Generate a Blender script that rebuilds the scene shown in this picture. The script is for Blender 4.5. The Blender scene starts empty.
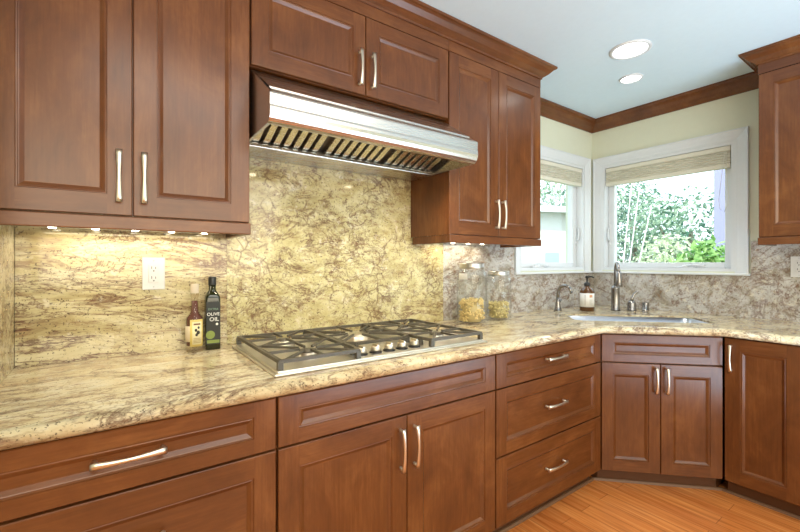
import bpy, bmesh, math, random
from mathutils import Vector, Matrix
random.seed(7)
S = bpy.context.scene
C = S.collection
PI = math.pi

# ---------------------------------------------------------------- camera, world, sun, large lights, exposure
cam_d = bpy.data.cameras.new('camera'); cam = bpy.data.objects.new('camera', cam_d); C.objects.link(cam)
cam.location = (0, -1.76, 1.249)
cam.rotation_euler = (PI/2, 0, -math.radians(35.5))
cam_d.sensor_width = 36; cam_d.lens = 403/800*36; cam_d.shift_y = -3/800
cam_d.clip_start = .02; cam_d.clip_end = 300
S.camera = cam

W = bpy.data.worlds.new('sky'); S.world = W; W.use_nodes = True
wn = W.node_tree.nodes; wn.clear()
wo = wn.new('ShaderNodeOutputWorld'); wb = wn.new('ShaderNodeBackground')
wb.inputs['Color'].default_value = (.80, .91, 1, 1); wb.inputs['Strength'].default_value = 2.8
W.node_tree.links.new(wb.outputs[0], wo.inputs[0])

def light(name, kind, loc, power, color=(1,1,1), aim=None, **kw):
    d = bpy.data.lights.new(name, kind); o = bpy.data.objects.new(name, d); C.objects.link(o)
    d.energy = power; d.color = color; o.location = loc
    if aim is not None:
        o.rotation_euler = (Vector(aim)-Vector(loc)).to_track_quat('-Z', 'Y').to_euler()
    for k, v in kw.items(): setattr(d, k, v)
    return o
light('sun', 'SUN', (0,0,8), 5.5, (1,.95,.86), aim=(5,4.2,0), angle=.02)
light('blue_ceiling_fill', 'AREA', (2.0,-2.7,.45), 62, (.56,.80,1), aim=(1.95,-2.5,2.4), shape='RECTANGLE', size=1.7, size_y=1.5)  # unseen blue fill facing up, added to cool and brighten the ceiling
light('warm_front_fill', 'AREA', (.3,-3.8,1.75), 78, (1,.87,.68), aim=(1.1,-.4,.6), shape='RECTANGLE', size=3.4, size_y=1.5)  # warm fill added behind the camera for the base cabinets and floor
light('overhead_fill', 'AREA', (.75,-1.75,2.37), 24, (1,.93,.82), aim=(.95,-1.1,0), shape='RECTANGLE', size=1.7, size_y=.9)  # fill without a fixture, added for more light from above

vs = S.view_settings
S.display_settings.display_device = 'sRGB'
vs.view_transform = 'Standard'; vs.look = 'None'; vs.gamma = 1; vs.use_curve_mapping = False
vs.exposure = .17
S.cycles.use_denoising = True
S.cycles.max_bounces = 10; S.cycles.transparent_max_bounces = 16
S.cycles.sample_clamp_indirect = 6
S.cycles.use_adaptive_sampling = False

# ---------------------------------------------------------------- helpers: nodes
class NT:
    def __init__(s, name):
        s.m = bpy.data.materials.new(name); s.m.use_nodes = True
        s.n = s.m.node_tree.nodes; s.l = s.m.node_tree.links; s.n.clear()
        s.out = s.n.new('ShaderNodeOutputMaterial')
    def new(s, t, **kw):
        n = s.n.new(t)
        for k, v in kw.items(): setattr(n, k, v)
        return n
    def link(s, a, b): s.l.new(a, b)
    def bsdf(s, color=None, rough=.5, metal=0, spec=.5, **kw):
        b = s.new('ShaderNodeBsdfPrincipled')
        if color is not None: b.inputs['Base Color'].default_value = (*color, 1)
        b.inputs['Roughness'].default_value = rough; b.inputs['Metallic'].default_value = metal
        b.inputs['Specular IOR Level'].default_value = spec
        for k, v in kw.items(): b.inputs[k.replace('_', ' ')].default_value = v
        s.link(b.outputs[0], s.out.inputs['Surface']); s.b = b
        return b
    def coords(s, scale=(1,1,1), rot=(0,0,0), rnd=True):
        tc = s.new('ShaderNodeTexCoord'); v = tc.outputs['Object']
        if rnd:
            oi = s.new('ShaderNodeObjectInfo'); mu = s.new('ShaderNodeMath', operation='MULTIPLY'); mu.inputs[1].default_value = 17
            s.link(oi.outputs['Random'], mu.inputs[0])
            ad = s.new('ShaderNodeVectorMath', operation='ADD'); s.link(v, ad.inputs[0]); s.link(mu.outputs[0], ad.inputs[1]); v = ad.outputs[0]
        mp = s.new('ShaderNodeMapping'); mp.inputs['Scale'].default_value = scale; mp.inputs['Rotation'].default_value = rot
        s.link(v, mp.inputs[0]); return mp.outputs[0]
    def noise(s, vec, scale, detail=4, rough=.55, dist=0):
        n = s.new('ShaderNodeTexNoise'); n.inputs['Scale'].default_value = scale; n.inputs['Detail'].default_value = detail
        n.inputs['Roughness'].default_value = rough; n.inputs['Distortion'].default_value = dist
        s.link(vec, n.inputs['Vector']); return n.outputs['Fac']
    def ramp(s, fac, stops):
        r = s.new('ShaderNodeValToRGB'); e = r.color_ramp.elements
        while len(e) < len(stops): e.new(.5)
        for x, (p, c) in zip(e, stops):
            x.position = p; x.color = (*c, 1) if len(c) == 3 else c
        s.link(fac, r.inputs[0]); return r.outputs[0]
    def math(s, op, a, b=0., c=None):
        m = s.new('ShaderNodeMath', operation=op)
        for i, x in enumerate((a, b, c)):
            if x is None: continue
            if isinstance(x, (int, float)): m.inputs[i].default_value = x
            else: s.link(x, m.inputs[i])
        return m.outputs[0]
    def mix(s, fac, a, b, mode='MIX'):
        m = s.new('ShaderNodeMix', data_type='RGBA', blend_type=mode)
        for x, k in ((fac, 0), (a, 6), (b, 7)):
            if isinstance(x, (int, float)): m.inputs[k].default_value = x
            elif isinstance(x, tuple): m.inputs[k].default_value = (*x, 1)
            else: s.link(x, m.inputs[k])
        return m.outputs[2]
    def bump(s, h, strength=.2, dist=.002):
        b = s.new('ShaderNodeBump'); b.inputs['Strength'].default_value = strength; b.inputs['Distance'].default_value = dist
        s.link(h, b.inputs['Height']); s.link(b.outputs[0], s.b.inputs['Normal'])

def plain(name, color, rough=.5, metal=0, spec=.5, **kw):
    t = NT(name); t.bsdf(color, rough, metal, spec, **kw)
    n = t.noise(t.coords(), 35, 3)                                   # faint unevenness
    lo = tuple(c*.95 for c in color)
    t.link(t.mix(n, lo, color), t.b.inputs['Base Color']); return t.m

def wood(name, grain, dark=(.083,.0255,.0075), mid=(.130,.043,.0118), lite=(.205,.075,.0215)):
    t = NT(name); t.bsdf(rough=.27, spec=.5)
    sc = (26,26,1.6) if grain == 'v' else (1.6,26,26)
    v = t.coords(sc); v2 = t.coords((3.2,3.2,1.5) if grain == 'v' else (1.5,3.2,3.2))
    g = t.noise(v, 4.5, 5, .65, .3); b = t.noise(v2, 2.2, 5, .62, .6)
    f = t.math('ADD', t.math('MULTIPLY', g, .30), t.math('MULTIPLY', b, .70))
    col = t.ramp(f, [(.30, dark), (.5, mid), (.70, lite)])
    t.link(col, t.b.inputs['Base Color'])
    return t.m

CREAM = [(.30, (.24,.165,.075)), (.42, (.44,.36,.165)), (.52, (.60,.525,.28)), (.62, (.67,.61,.38)), (.76, (.73,.70,.56))]
PALE = [(.28, (.36,.22,.13)), (.40, (.58,.46,.27)), (.50, (.71,.61,.39)), (.60, (.77,.70,.50)), (.76, (.80,.76,.66))]
LEFTP = [(.28, (.22,.14,.065)), (.38, (.43,.34,.165)), (.49, (.57,.49,.27)), (.60, (.65,.58,.36)), (.76, (.70,.64,.47))]
MIDP = [(.26, (.26,.19,.085)), (.38, (.43,.36,.165)), (.50, (.54,.48,.25)), (.62, (.61,.56,.33)), (.76, (.66,.63,.48))]
DAYLITP = [(.30, (.19,.15,.11)), (.42, (.36,.325,.265)), (.50, (.49,.47,.435)), (.60, (.57,.56,.545)), (.72, (.60,.55,.40))]  # grey of the cool window daylight is put into these granite tones
def granite(name, rot=.25, stretch=.45, vein=1., grey=.25, pal=None, spk=1., sc=1., patch=(.46,.40,.26), crackle=0.):
    t = NT(name); t.bsdf(rough=.08, spec=.5)
    v = t.coords((stretch*sc,sc,sc), (rot*.5, rot, rot), rnd=False); vi = t.coords(rnd=False)
    n1 = t.noise(v, 7, 9, .68, 1.1); n2 = t.noise(v, 2.6, 7, .62, 1.8); n3 = t.noise(vi, 130, 3, .62); n4 = t.noise(v, 16, 8, .72, .7)
    def over(x, lo, k): return t.math('MINIMUM', t.math('MAXIMUM', t.math('MULTIPLY', t.math('SUBTRACT', x, lo), k), 0), 1)
    base = t.ramp(n1, pal or CREAM)
    base = t.mix(t.math('MULTIPLY', over(t.noise(v, 4.2, 6, .6, 1.), .50, 8), grey), base, patch)
    vs_ = t.coords((stretch*.7,1,1), (rot*.5, rot, rot), rnd=False)
    s1 = t.noise(vs_, 40, 5, .75, .3)
    base = t.mix(t.math('MULTIPLY', over(t.noise(vi, 24, 6, .75), .56, 10), .6), base, (.78,.73,.58))
    base = t.mix(t.math('MULTIPLY', over(s1, .545, 12), .66*spk), base, (.25,.135,.070))
    base = t.mix(t.math('MULTIPLY', over(n4, .59, 10), .55*spk), base, (.21,.115,.060))
    ridge = t.math('ABSOLUTE', t.math('SUBTRACT', t.noise(v, 2.9, 9, .70, 1.2), .5))
    vm = t.math('SUBTRACT', 1, t.math('MINIMUM', t.math('MULTIPLY', ridge, 42), 1))
    vm = t.math('MULTIPLY', vm, over(n2, .40, 8))
    base = t.mix(t.math('MULTIPLY', vm, .85*vein), base, (.115,.045,.032))
    ridge2 = t.math('ABSOLUTE', t.math('SUBTRACT', t.noise(v, 7.5, 7, .68, 1.6), .5))
    vm2 = t.math('MULTIPLY', t.math('SUBTRACT', 1, t.math('MINIMUM', t.math('MULTIPLY', ridge2, 30), 1)), over(t.noise(v, 3.3, 4, .6), .47, 9))
    base = t.mix(t.math('MULTIPLY', vm2, .8*vein), base, (.15,.070,.042))
    if crackle:                                                        # fine polygonal cracks in the slab
        wz = t.new('ShaderNodeTexNoise'); wz.inputs['Scale'].default_value = 9; wz.inputs['Detail'].default_value = 5; t.link(vi, wz.inputs['Vector'])
        wa = t.new('ShaderNodeVectorMath', operation='MULTIPLY_ADD'); t.link(wz.outputs['Color'], wa.inputs[0]); wa.inputs[1].default_value = (.10,.10,.10); t.link(vi, wa.inputs[2])
        vo = t.new('ShaderNodeTexVoronoi', feature='DISTANCE_TO_EDGE'); vo.inputs['Scale'].default_value = 17; t.link(wa.outputs[0], vo.inputs['Vector'])
        ck = t.math('MULTIPLY', t.math('SUBTRACT', 1, t.math('MINIMUM', t.math('MULTIPLY', vo.outputs['Distance'], 11), 1)), over(t.noise(vi, 5, 5, .65), .48, 8))
        base = t.mix(t.math('MULTIPLY', ck, crackle), base, (.15,.085,.045))
    base = t.mix(t.math('MULTIPLY', over(n3, .60, 20), .8*spk), base, (.070,.040,.026))
    t.link(base, t.b.inputs['Base Color']); return t.m

def thin_glass(name, tint=(.97,.99,.99), refl=.9):
    t = NT(name); tr = t.new('ShaderNodeBsdfTransparent'); tr.inputs[0].default_value = (*tint, 1)
    gl = t.new('ShaderNodeBsdfGlossy'); gl.inputs['Roughness'].default_value = .03
    fr = t.new('ShaderNodeLayerWeight'); fr.inputs['Blend'].default_value = .5
    mx = t.new('ShaderNodeMixShader'); t.link(t.math('MULTIPLY', t.math('ADD', t.math('POWER', fr.outputs['Facing'], 3.5), .04), refl), mx.inputs[0])
    t.link(tr.outputs[0], mx.inputs[1]); t.link(gl.outputs[0], mx.inputs[2]); t.link(mx.outputs[0], t.out.inputs['Surface']); return t.m

def emit(name, color, strength):
    t = NT(name); e = t.new('ShaderNodeEmission'); e.inputs[0].default_value = (*color, 1); e.inputs[1].default_value = strength
    t.link(e.outputs[0], t.out.inputs['Surface'])
    t.m.cycles.emission_sampling = 'NONE'; return t.m

def steel(name, color=(.62,.60,.57), rough=.24, axis=(1,120,120), brushed=True):
    t = NT(name); t.bsdf(color, rough, 1)
    n = t.noise(t.coords(axis), 4, 3)
    if brushed: t.link(t.math('ADD', t.math('MULTIPLY', n, .16), rough-.08), t.b.inputs['Roughness']); t.bump(n, .03, .0005)
    return t.m

def floorwood():
    t = NT('cherry plank floor'); t.bsdf(rough=.25, spec=.4)
    v = t.coords((1,1,1), (0,0,PI/2), rnd=False)
    br = t.new('ShaderNodeTexBrick'); br.offset = .37; br.inputs['Scale'].default_value = 1
    br.inputs['Brick Width'].default_value = 1.1; br.inputs['Row Height'].default_value = .083; br.inputs['Mortar Size'].default_value = .0013
    br.inputs['Color1'].default_value = (0,0,0,1); br.inputs['Color2'].default_value = (1,1,1,1); br.inputs['Mortar'].default_value = (.5,.5,.5,1)
    t.link(v, br.inputs['Vector'])
    tone = t.ramp(br.outputs['Color'], [(0, (.42,.115,.026)), (.5, (.60,.195,.046)), (1, (.78,.32,.09))])
    g = t.noise(t.coords((30,1.2,30), rnd=False), 2.2, 6, .6, .4)
    tone = t.mix(.55, tone, t.ramp(g, [(.3, (.26,.065,.014)), (.5, (.60,.195,.046)), (.7, (.80,.37,.12))]))
    tone = t.mix(t.math('MULTIPLY', br.outputs['Fac'], .7), tone, (.16,.05,.015))
    t.link(tone, t.b.inputs['Base Color']); t.bump(g, .04, .001); return t.m

WV = wood('cherry wood vertical grain', 'v'); WH = wood('cherry wood horizontal grain', 'h')
WD = plain('dark toe kick wood', (.095,.036,.013), .45)
G_L = granite('streaked cream granite', .22, .24, 1.1, .12, LEFTP, 1., 1.55); G_M = granite('swirling gold granite', .9, .6, 1.0, .1, MIDP, .9, 1.7, (.46,.40,.26), .85)
G_R = granite('gold granite with daylight grey', -.7, .6, .8, .35, DAYLITP, 1., 1.1, (.45,.45,.46)); G_T = granite('polished cream granite', .5, .5, 1., .25, PALE, .95, 1.25)
NICK = steel('satin nickel', (.72,.65,.54), .30, (60,60,60), False); STEEL = steel('brushed stainless steel', (.62,.575,.52), .27)
SINKM = steel('sink steel', (.55,.57,.62), .30, (80,80,80)); CHROM = steel('brushed faucet nickel', (.30,.285,.275), .26, (60,60,60), False)
IRON = plain('cast iron', (.080,.068,.048), .42); BLACK = plain('black plastic', (.012,.012,.012), .3)
WHITE = plain('white painted trim', (.69,.725,.755), .35); PLAST = plain('white plastic', (.68,.67,.65), .3)
WALLP = plain('pale sage wall paint', (.68,.70,.56), .7, 0, .2); CEIL = plain('white ceiling with daylight blue', (.68,.82,.90), .8, 0, .2)  # ceiling white carries the blue of the daylight in its colour
GLASS = thin_glass('window glass', refl=.4); JARG = thin_glass('jar glass', (.985,.99,.985), .55)
FLOOR = floorwood()

# ---------------------------------------------------------------- helpers: meshes and objects
class MB:
    def __init__(s): s.v = []; s.f = []; s.mi = []; s.sm = []
    def add(s, verts, faces, mi=0, smooth=False):
        o = len(s.v); s.v += [tuple(p) for p in verts]
        for f in faces: s.f.append([i+o for i in f]); s.mi.append(mi); s.sm.append(smooth)
        return s
    def box(s, x0,x1,y0,y1,z0,z1, mi=0, bev=0, mat=None):
        if bev:
            bm = bmesh.new(); bmesh.ops.create_cube(bm, size=1)
            for v in bm.verts: v.co = Vector(((x0+x1)/2+v.co.x*(x1-x0), (y0+y1)/2+v.co.y*(y1-y0), (z0+z1)/2+v.co.z*(z1-z0)))
            bmesh.ops.bevel(bm, geom=bm.edges[:], offset=bev, segments=2, affect='EDGES', profile=.5)
            if mat: bmesh.ops.transform(bm, matrix=mat, verts=bm.verts)
            bm.verts.index_update()
            s.add([v.co[:] for v in bm.verts], [[v.index for v in f.verts] for f in bm.faces], mi); bm.free(); return s
        vs = [Vector(p) for p in ((x0,y0,z0),(x1,y0,z0),(x1,y1,z0),(x0,y1,z0),(x0,y0,z1),(x1,y0,z1),(x1,y1,z1),(x0,y1,z1))]
        if mat: vs = [mat @ p for p in vs]
        return s.add(vs, [(3,2,1,0),(4,5,6,7),(0,1,5,4),(1,2,6,5),(2,3,7,6),(3,0,4,7)], mi)
    def lathe(s, prof, c=(0,0,0), n=24, mi=0, axis='z', cap=True):
        vs = []; fs = []; m = len(prof)
        for i in range(n):
            a = 2*PI*i/n
            for r, z in prof:
                p = (r*math.cos(a), r*math.sin(a), z)
                if axis == 'y': p = (p[0], -p[2], p[1])
                vs.append((c[0]+p[0], c[1]+p[1], c[2]+p[2]))
        for i in range(n):
            j = (i+1) % n
            for k in range(m-1): fs.append((i*m+k, j*m+k, j*m+k+1, i*m+k+1))
        s.add(vs, fs, mi, True)
        if cap:
            if prof[0][0] > 1e-5: s.f.append([len(s.v)-n*m+i*m for i in range(n)][::-1]); s.mi.append(mi); s.sm.append(False)
            if prof[-1][0] > 1e-5: s.f.append([len(s.v)-n*m+i*m+m-1 for i in range(n)]); s.mi.append(mi); s.sm.append(False)
        return s
    def tube(s, pts, rad, n=10, mi=0, flat=None):
        pts = [Vector(p) for p in pts]; N = len(pts)
        rad = rad if isinstance(rad, (list, tuple)) else [rad]*N
        up = None; vs = []; fs = []
        for i, p in enumerate(pts):
            d = (pts[min(i+1,N-1)]-pts[max(i-1,0)]).normalized()
            if up is None:
                up = Vector((0,0,1)) if abs(d.z) < .9 else Vector((1,0,0))
                if flat: up = Vector(flat)
            a = (up - d*up.dot(d)).normalized(); b = d.cross(a); up = a
            r = rad[i]; ra, rb = r if isinstance(r, tuple) else (r, r)
            for k in range(n):
                t = 2*PI*k/n; vs.append(p + a*ra*math.cos(t) + b*rb*math.sin(t))
        for i in range(N-1):
            for k in range(n):
                l = (k+1) % n; fs.append((i*n+k, i*n+l, (i+1)*n+l, (i+1)*n+k))
        o = len(s.v); s.add(vs, fs, mi, True)
        s.f += [[o+k for k in range(n)][::-1], [o+(N-1)*n+k for k in range(n)]]; s.mi += [mi, mi]; s.sm += [False, False]
        return s
    def prism(s, poly, fn, a, b, mi=0, smooth=False):                 # closed polygon swept from a to b; fn(u, v, w) -> point
        n = len(poly); vs = [fn(u, v, a) for u, v in poly] + [fn(u, v, b) for u, v in poly]
        s.add(vs, [(i, (i+1)%n, n+(i+1)%n, n+i) for i in range(n)], mi, smooth)
        o = len(s.v)-2*n
        s.f += [[o+i for i in range(n)][::-1], [o+n+i for i in range(n)]]; s.mi += [mi]*2; s.sm += [False]*2
        return s
    def sweep(s, path, prof, mi=0, closed_prof=True):                 # horizontal path, prof = (out, z), outwards = right of travel
        P = [Vector((x, y)) for x, y in path]; N = len(P); m = len(prof); vs = []; fs = []
        nr = [Vector(((P[i+1]-P[i]).normalized().y, -(P[i+1]-P[i]).normalized().x)) for i in range(N-1)]
        for i in range(N):
            n0 = nr[max(i-1,0)]; n1 = nr[min(i,N-2)]; b = (n0+n1); b = b/(1+n0.dot(n1))
            for o, z in prof: vs.append((P[i].x+b.x*o, P[i].y+b.y*o, z))
        for i in range(N-1):
            for k in range(m if closed_prof else m-1):
                l = (k+1) % m; fs.append((i*m+k, (i+1)*m+k, (i+1)*m+l, i*m+l))
        o = len(s.v); s.add(vs, fs, mi)
        s.f += [[o+k for k in range(m)], [o+(N-1)*m+k for k in range(m)][::-1]]; s.mi += [mi]*2; s.sm += [False]*2
        return s
    def build(s, name, mats, parent=None, loc=(0,0,0), rotz=0, fix=True):
        me = bpy.data.meshes.new(name); me.from_pydata(s.v, [], s.f)
        for m in (mats if isinstance(mats, (list, tuple)) else [mats]): me.materials.append(m)
        for p, mi, sm in zip(me.polygons, s.mi, s.sm): p.material_index = mi; p.use_smooth = sm
        if fix:
            bm = bmesh.new(); bm.from_mesh(me); bmesh.ops.recalc_face_normals(bm, faces=bm.faces[:]); bm.to_mesh(me); bm.free()
        me.update()
        o = bpy.data.objects.new(name, me); C.objects.link(o); o.location = loc; o.rotation_euler = (0,0,rotz)
        if parent: o.parent = parent
        return o

def tag(o, label=None, cat=None, group=None, kind=None):
    for k, v in (('label', label), ('category', cat), ('group', group), ('kind', kind)):
        if v: o[k] = v
    return o
def thing(name, label, cat, loc=(0,0,0), rotz=0, group=None):
    o = bpy.data.objects.new(name, None); C.objects.link(o); o.empty_display_size = .05
    o.location = loc; o.rotation_euler = (0,0,rotz); return tag(o, label, cat, group)
def struct(o): o['kind'] = 'structure'; return o

def text_mesh(txt, size, fn, name, mat, parent, extrude=0.0):         # lettering laid on a surface by fn(x, y) -> point
    cu = bpy.data.curves.new('lettering', 'FONT'); cu.body = txt; cu.size = size; cu.align_x = 'CENTER'; cu.resolution_u = 3
    t = bpy.data.objects.new('lettering_source', cu); C.objects.link(t)
    bpy.context.view_layer.update()
    me = bpy.data.meshes.new_from_object(t.evaluated_get(bpy.context.evaluated_depsgraph_get()))
    bpy.data.objects.remove(t); bpy.data.curves.remove(cu)
    for v in me.vertices: v.co = fn(v.co.x, v.co.y)
    me.name = name; me.materials.clear(); me.materials.append(mat)
    o = bpy.data.objects.new(name, me); C.objects.link(o); o.parent = parent; return o

# ---------------------------------------------------------------- setting
XL, XC, ZC = -.27, 3.17, 2.388          # left return wall, window wall, ceiling
XF = -1.6; YB = -4.4                    # where floor and ceiling end behind the camera
WT = .16
ZF = .060                               # floor level
fl = MB().box(XF, XC+WT, YB, WT, ZF-.08, ZF); struct(fl.build('floor', FLOOR))
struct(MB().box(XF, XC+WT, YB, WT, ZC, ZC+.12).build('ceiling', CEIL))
struct(MB().box(XF, XC+WT, YB-.1, YB, ZF, ZC).build('wall_back', WALLP))
struct(MB().box(XF-.1, XF, YB, WT, ZF, ZC).build('wall_side', WALLP))
# window openings
W1 = (2.26, 3.055, 1.195, 2.015)        # x0 x1 z0 z1 in the hood wall
W2 = (-.925, -.085, 1.195, 2.015)       # y0 y1 z0 z1 in the window wall
m = MB(); m.box(XL-.12, W1[0], 0, WT, ZF, ZC); m.box(W1[1], XC+WT, 0, WT, ZF, ZC)
m.box(W1[0], W1[1], 0, WT, ZF, W1[2]); m.box(W1[0], W1[1], 0, WT, W1[3], ZC); struct(m.build('wall_hood', WALLP))
m = MB(); m.box(XC, XC+WT, YB, W2[0], ZF, ZC); m.box(XC, XC+WT, W2[1], 0, ZF, ZC)
m.box(XC, XC+WT, W2[0], W2[1], ZF, W2[2]); m.box(XC, XC+WT, W2[0], W2[1], W2[3], ZC); struct(m.build('wall_window', WALLP))
struct(MB().box(XL-.12, XL, -.70, 0, ZF, ZC).build('wall_left', WALLP))
CROWN = [(0,ZC-.088),(.008,ZC-.088),(.012,ZC-.078),(.020,ZC-.068),(.036,ZC-.056),(.052,ZC-.036),(.058,ZC-.020),(.066,ZC-.014),(.068,ZC-.001),(0,ZC-.001)]
struct(MB().sweep([(2.041,0),(XC,0),(XC,-1.108)], CROWN).build('trim_1', WH))

def window(idx, w, h, loc, rotz, latch_side):
    """local: x along the wall, -y into the room, opening from x 0..w, z 0..h"""
    root = thing('window_%d' % idx, None, None, loc, rotz); struct(root)
    m = MB(); cw = .068
    prof = [(0,0),(0,-.004),(.012,-.0045),(.014,-.005),(.022,-.007),(.040,-.010),(.056,-.014),(.060,-.018),(cw,-.018),(cw,0)]
    def ring(o): return [(-o,-.01),(-o,h+o),(w+o,h+o),(w+o,-.01)]
    vs = []; n = len(prof)
    for o, y in prof:
        for x, z in ring(o): vs.append((x, y-.0005, z))
    fs = []
    for k in range(n):
        l = (k+1) % n
        for j in range(3): fs.append((k*4+j, k*4+j+1, l*4+j+1, l*4+j))
    m.add(vs, fs); m.add([vs[k*4] for k in range(n)], [list(range(n))]); m.add([vs[k*4+3] for k in range(n)], [list(range(n))])
    m.build('casing', WHITE, root)
    MB().box(-cw-.012, w+cw+.012, -.034, .09, -.024, -.010, bev=.003).build('sill', WHITE, root)
    m = MB(); t = .02                                                 # jamb lining
    for a in ((0,t,0,h),(w-t,w,0,h),(t,w-t,0,t),(t,w-t,h-t,h)): m.box(a[0],a[1],0,.13,a[2]-.0,a[3])
    m.build('frame', WHITE, root)
    m = MB(); s0, sw = t, .048                                       # casement sash
    for a in ((s0,s0+sw,s0,h-s0),(w-s0-sw,w-s0,s0,h-s0),(s0+sw,w-s0-sw,s0,s0+sw-.01),(s0+sw,w-s0-sw,h-s0-sw,h-s0)):
        m.box(a[0],a[1],.055,.10,a[2],a[3], bev=.004)
    sash = m.build('sash', WHITE, root)
    MB().box(s0+sw-.006, w-s0-sw+.006, .074, .080, s0+sw-.016, h-s0-sw+.006).build('pane', GLASS, sash)
    x = w-s0-.012 if latch_side > 0 else s0+.012                      # latch handle on the sash stile
    m = MB(); m.box(x-.010, x+.010, .046, .058, .20, .36, bev=.003); m.tube([(x,.046,.23),(x,.030,.245),(x,.026,.29),(x,.032,.33)], [.006,.008,.007,.006], 8)
    m.build('latch', WHITE, root)
    m = MB(); cx = w*.66 if idx == 2 else w*.30                         # crank at the bottom
    m.lathe([(.022,0),(.020,.012),(.010,.020)], (cx,.035,.02), 12)
    m.tube([(cx,.035,.034),(cx+.05,.028,.040),(cx+.10,.028,.034),(cx+.125,.03,.034)], [.009,.007,.007,.009], 8); m.box(cx-.06,cx+.06,.028,.055,.02,.030,bev=.003)
    m.build('crank', WHITE, root)
    return root
window(1, W1[1]-W1[0], W1[3]-W1[2], (W1[0],0,W1[2]), 0, 1)
window(2, W2[1]-W2[0], W2[3]-W2[2], (XC,W2[1],W2[2]), -PI/2, -1)

# shoe moulding line along the toe kicks
PX, PY = 2.127, -.63; QX, QY = 2.54, -1.043
TK = .062
d2 = TK*.7071
tk_path = [(XL,PY+TK),(PX+d2*.585,PY+TK),(QX+TK,QY+.026),(QX+TK,-1.70)]
struct(MB().sweep(tk_path, [(0,ZF),(.014,ZF),(.012,ZF+.006),(.008,ZF+.011),(0,ZF+.012)]).build('trim_2', plain('pale shoe moulding', (.17,.085,.042), .5)))

# ---------------------------------------------------------------- cabinets
def panel_front(m, x0,x1,z0,z1, sx=.058, sz=.058, t=.020, y=0, hgrain=False):
    yf = y-t
    def rect(i, j=None):
        j = i if j is None else j
        return [(x0+i,z0+j),(x1-i,z0+j),(x1-i,z1-j),(x0+i,z1-j)]
    def ringq(r0, ya, r1, yb):
        vs = [(a,ya,b) for a,b in r0]+[(a,yb,b) for a,b in r1]
        for i in range(4):
            j = (i+1)%4; m.add([vs[i],vs[j],vs[4+j],vs[4+i]], [(0,1,2,3)], 1 if i in (0,2) else 0)
    c = .0022
    ringq(rect(0), y, rect(0), yf+c); ringq(rect(0), yf+c, rect(c), yf)
    m.add([(a,y,b) for a,b in rect(0)], [(3,2,1,0)])
    a0,a1,b0,b1 = x0+sx, x1-sx, z0+sz, z1-sz
    for q, mi in (((x0+c,a0,z0+c,z1-c),0), ((a1,x1-c,z0+c,z1-c),0), ((a0,a1,z0+c,b0),1), ((a0,a1,b1,z1-c),1)):
        m.add([(q[0],yf,q[2]),(q[1],yf,q[2]),(q[1],yf,q[3]),(q[0],yf,q[3])], [(0,1,2,3)], mi)
    steps = [(0,yf),(.0015,yf+.0032),(.0045,yf+.0036),(.0060,yf+.0026),(.0085,yf+.0034),(.0180,yf+.0096),(.0200,yf+.0096)]
    for (i,ya),(j,yb) in zip(steps, steps[1:]): ringq(rect(sx+i,sz+i), ya, rect(sx+j,sz+j), yb)
    i, yb = steps[-1]
    m.add([(a,yb,b) for a,b in rect(sx+i,sz+i)], [(0,1,2,3)], 1 if hgrain else 0)

def pull(parent, cx, cz, vertical, y=-.020, L=.150):
    m = MB(); pts = []; rad = []; n = 14
    for i in range(n+1):
        u = -1+2*i/n; o = .021+.008*(1-u*u); s = u*L/2
        w = .0056+.0036*abs(u)**1.5
        pts.append((cx, y-o, cz+s) if vertical else (cx+s, y-o, cz)); rad.append((.0038+.0012*abs(u), w))
    m.tube(pts, rad, 10, flat=(0,1,0))
    for u in (-1, 1):
        s = u*(L/2-.007)
        a = (cx,y,cz+s) if vertical else (cx+s,y,cz); b = (a[0],y-.021,a[2])
        m.tube([a,(a[0],y-.002,a[2]),(a[0],y-.004,a[2]),b], [.0062,.0060,.0050,.0052], 10)
    return m.build('handle', NICK, parent)

def front(th, name, x0,x1,z0,z1, sx=.058, sz=.058, handle=None, hgrain=False, L=.150):
    m = MB(); panel_front(m, x0,x1,z0,z1,sx,sz,hgrain=hgrain)
    o = m.build(name, [WV,WH], th, fix=False)
    if handle: pull(o, handle[0], handle[1], handle[2], L=L)
    return o

G = .003
ZB, ZG1, ZG2, ZT = .143, .433, .7205, .868
def base_cab(w, name, label, loc, rotz, depth=.606, x_start=0):
    th = thing(name, label, 'cabinet', loc, rotz)
    MB().box(x_start, w, 0, depth, .135, .874).build('body', [WV], th)
    MB().box(x_start, w, TK-.02+.002, depth, ZF+.001, .135).build('toe_kick', WD, th)
    return th
YF = -.61
# left drawer base
w = .379-XL; L0 = thing and base_cab(w, 'base_cabinet', 'base cabinet with two wide pulls left of the cooktop, beneath the bottles', (XL+.001,YF,0), 0)
front(L0, 'drawer', .002, w-G-.001, ZG2+G, ZT, .06, .042, ((.302),(ZG2+ZT)/2+.008,False), True, .146)
front(L0, 'drawer', .002, w-G-.001, ZG1+G, ZG2-G, .06, .058, (.302,(ZG1+ZG2)/2+.018,False), True, .146)
front(L0, 'drawer', .002, w-G-.001, ZB, ZG1-G, .06, .058, (.302,(ZG1+ZB)/2+.018,False), True, .146)
# cooktop base
w = 1.294-.379; K0 = base_cab(w, 'base_cabinet', 'base cabinet with two tall doors directly below the cooktop', (.380,YF,0), 0)
front(K0, 'false_drawer_front', G, w-G, ZG2+G, ZT, .06, .042, None, True)
front(K0, 'door', G, w/2-.0015, ZB, ZG2-G, .062, .06, (w/2-.030, .608, True), L=.145)
front(K0, 'door', w/2+.0015, w-G, ZB, ZG2-G, .062, .06, (w/2+.030, .608, True), L=.145)
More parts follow.
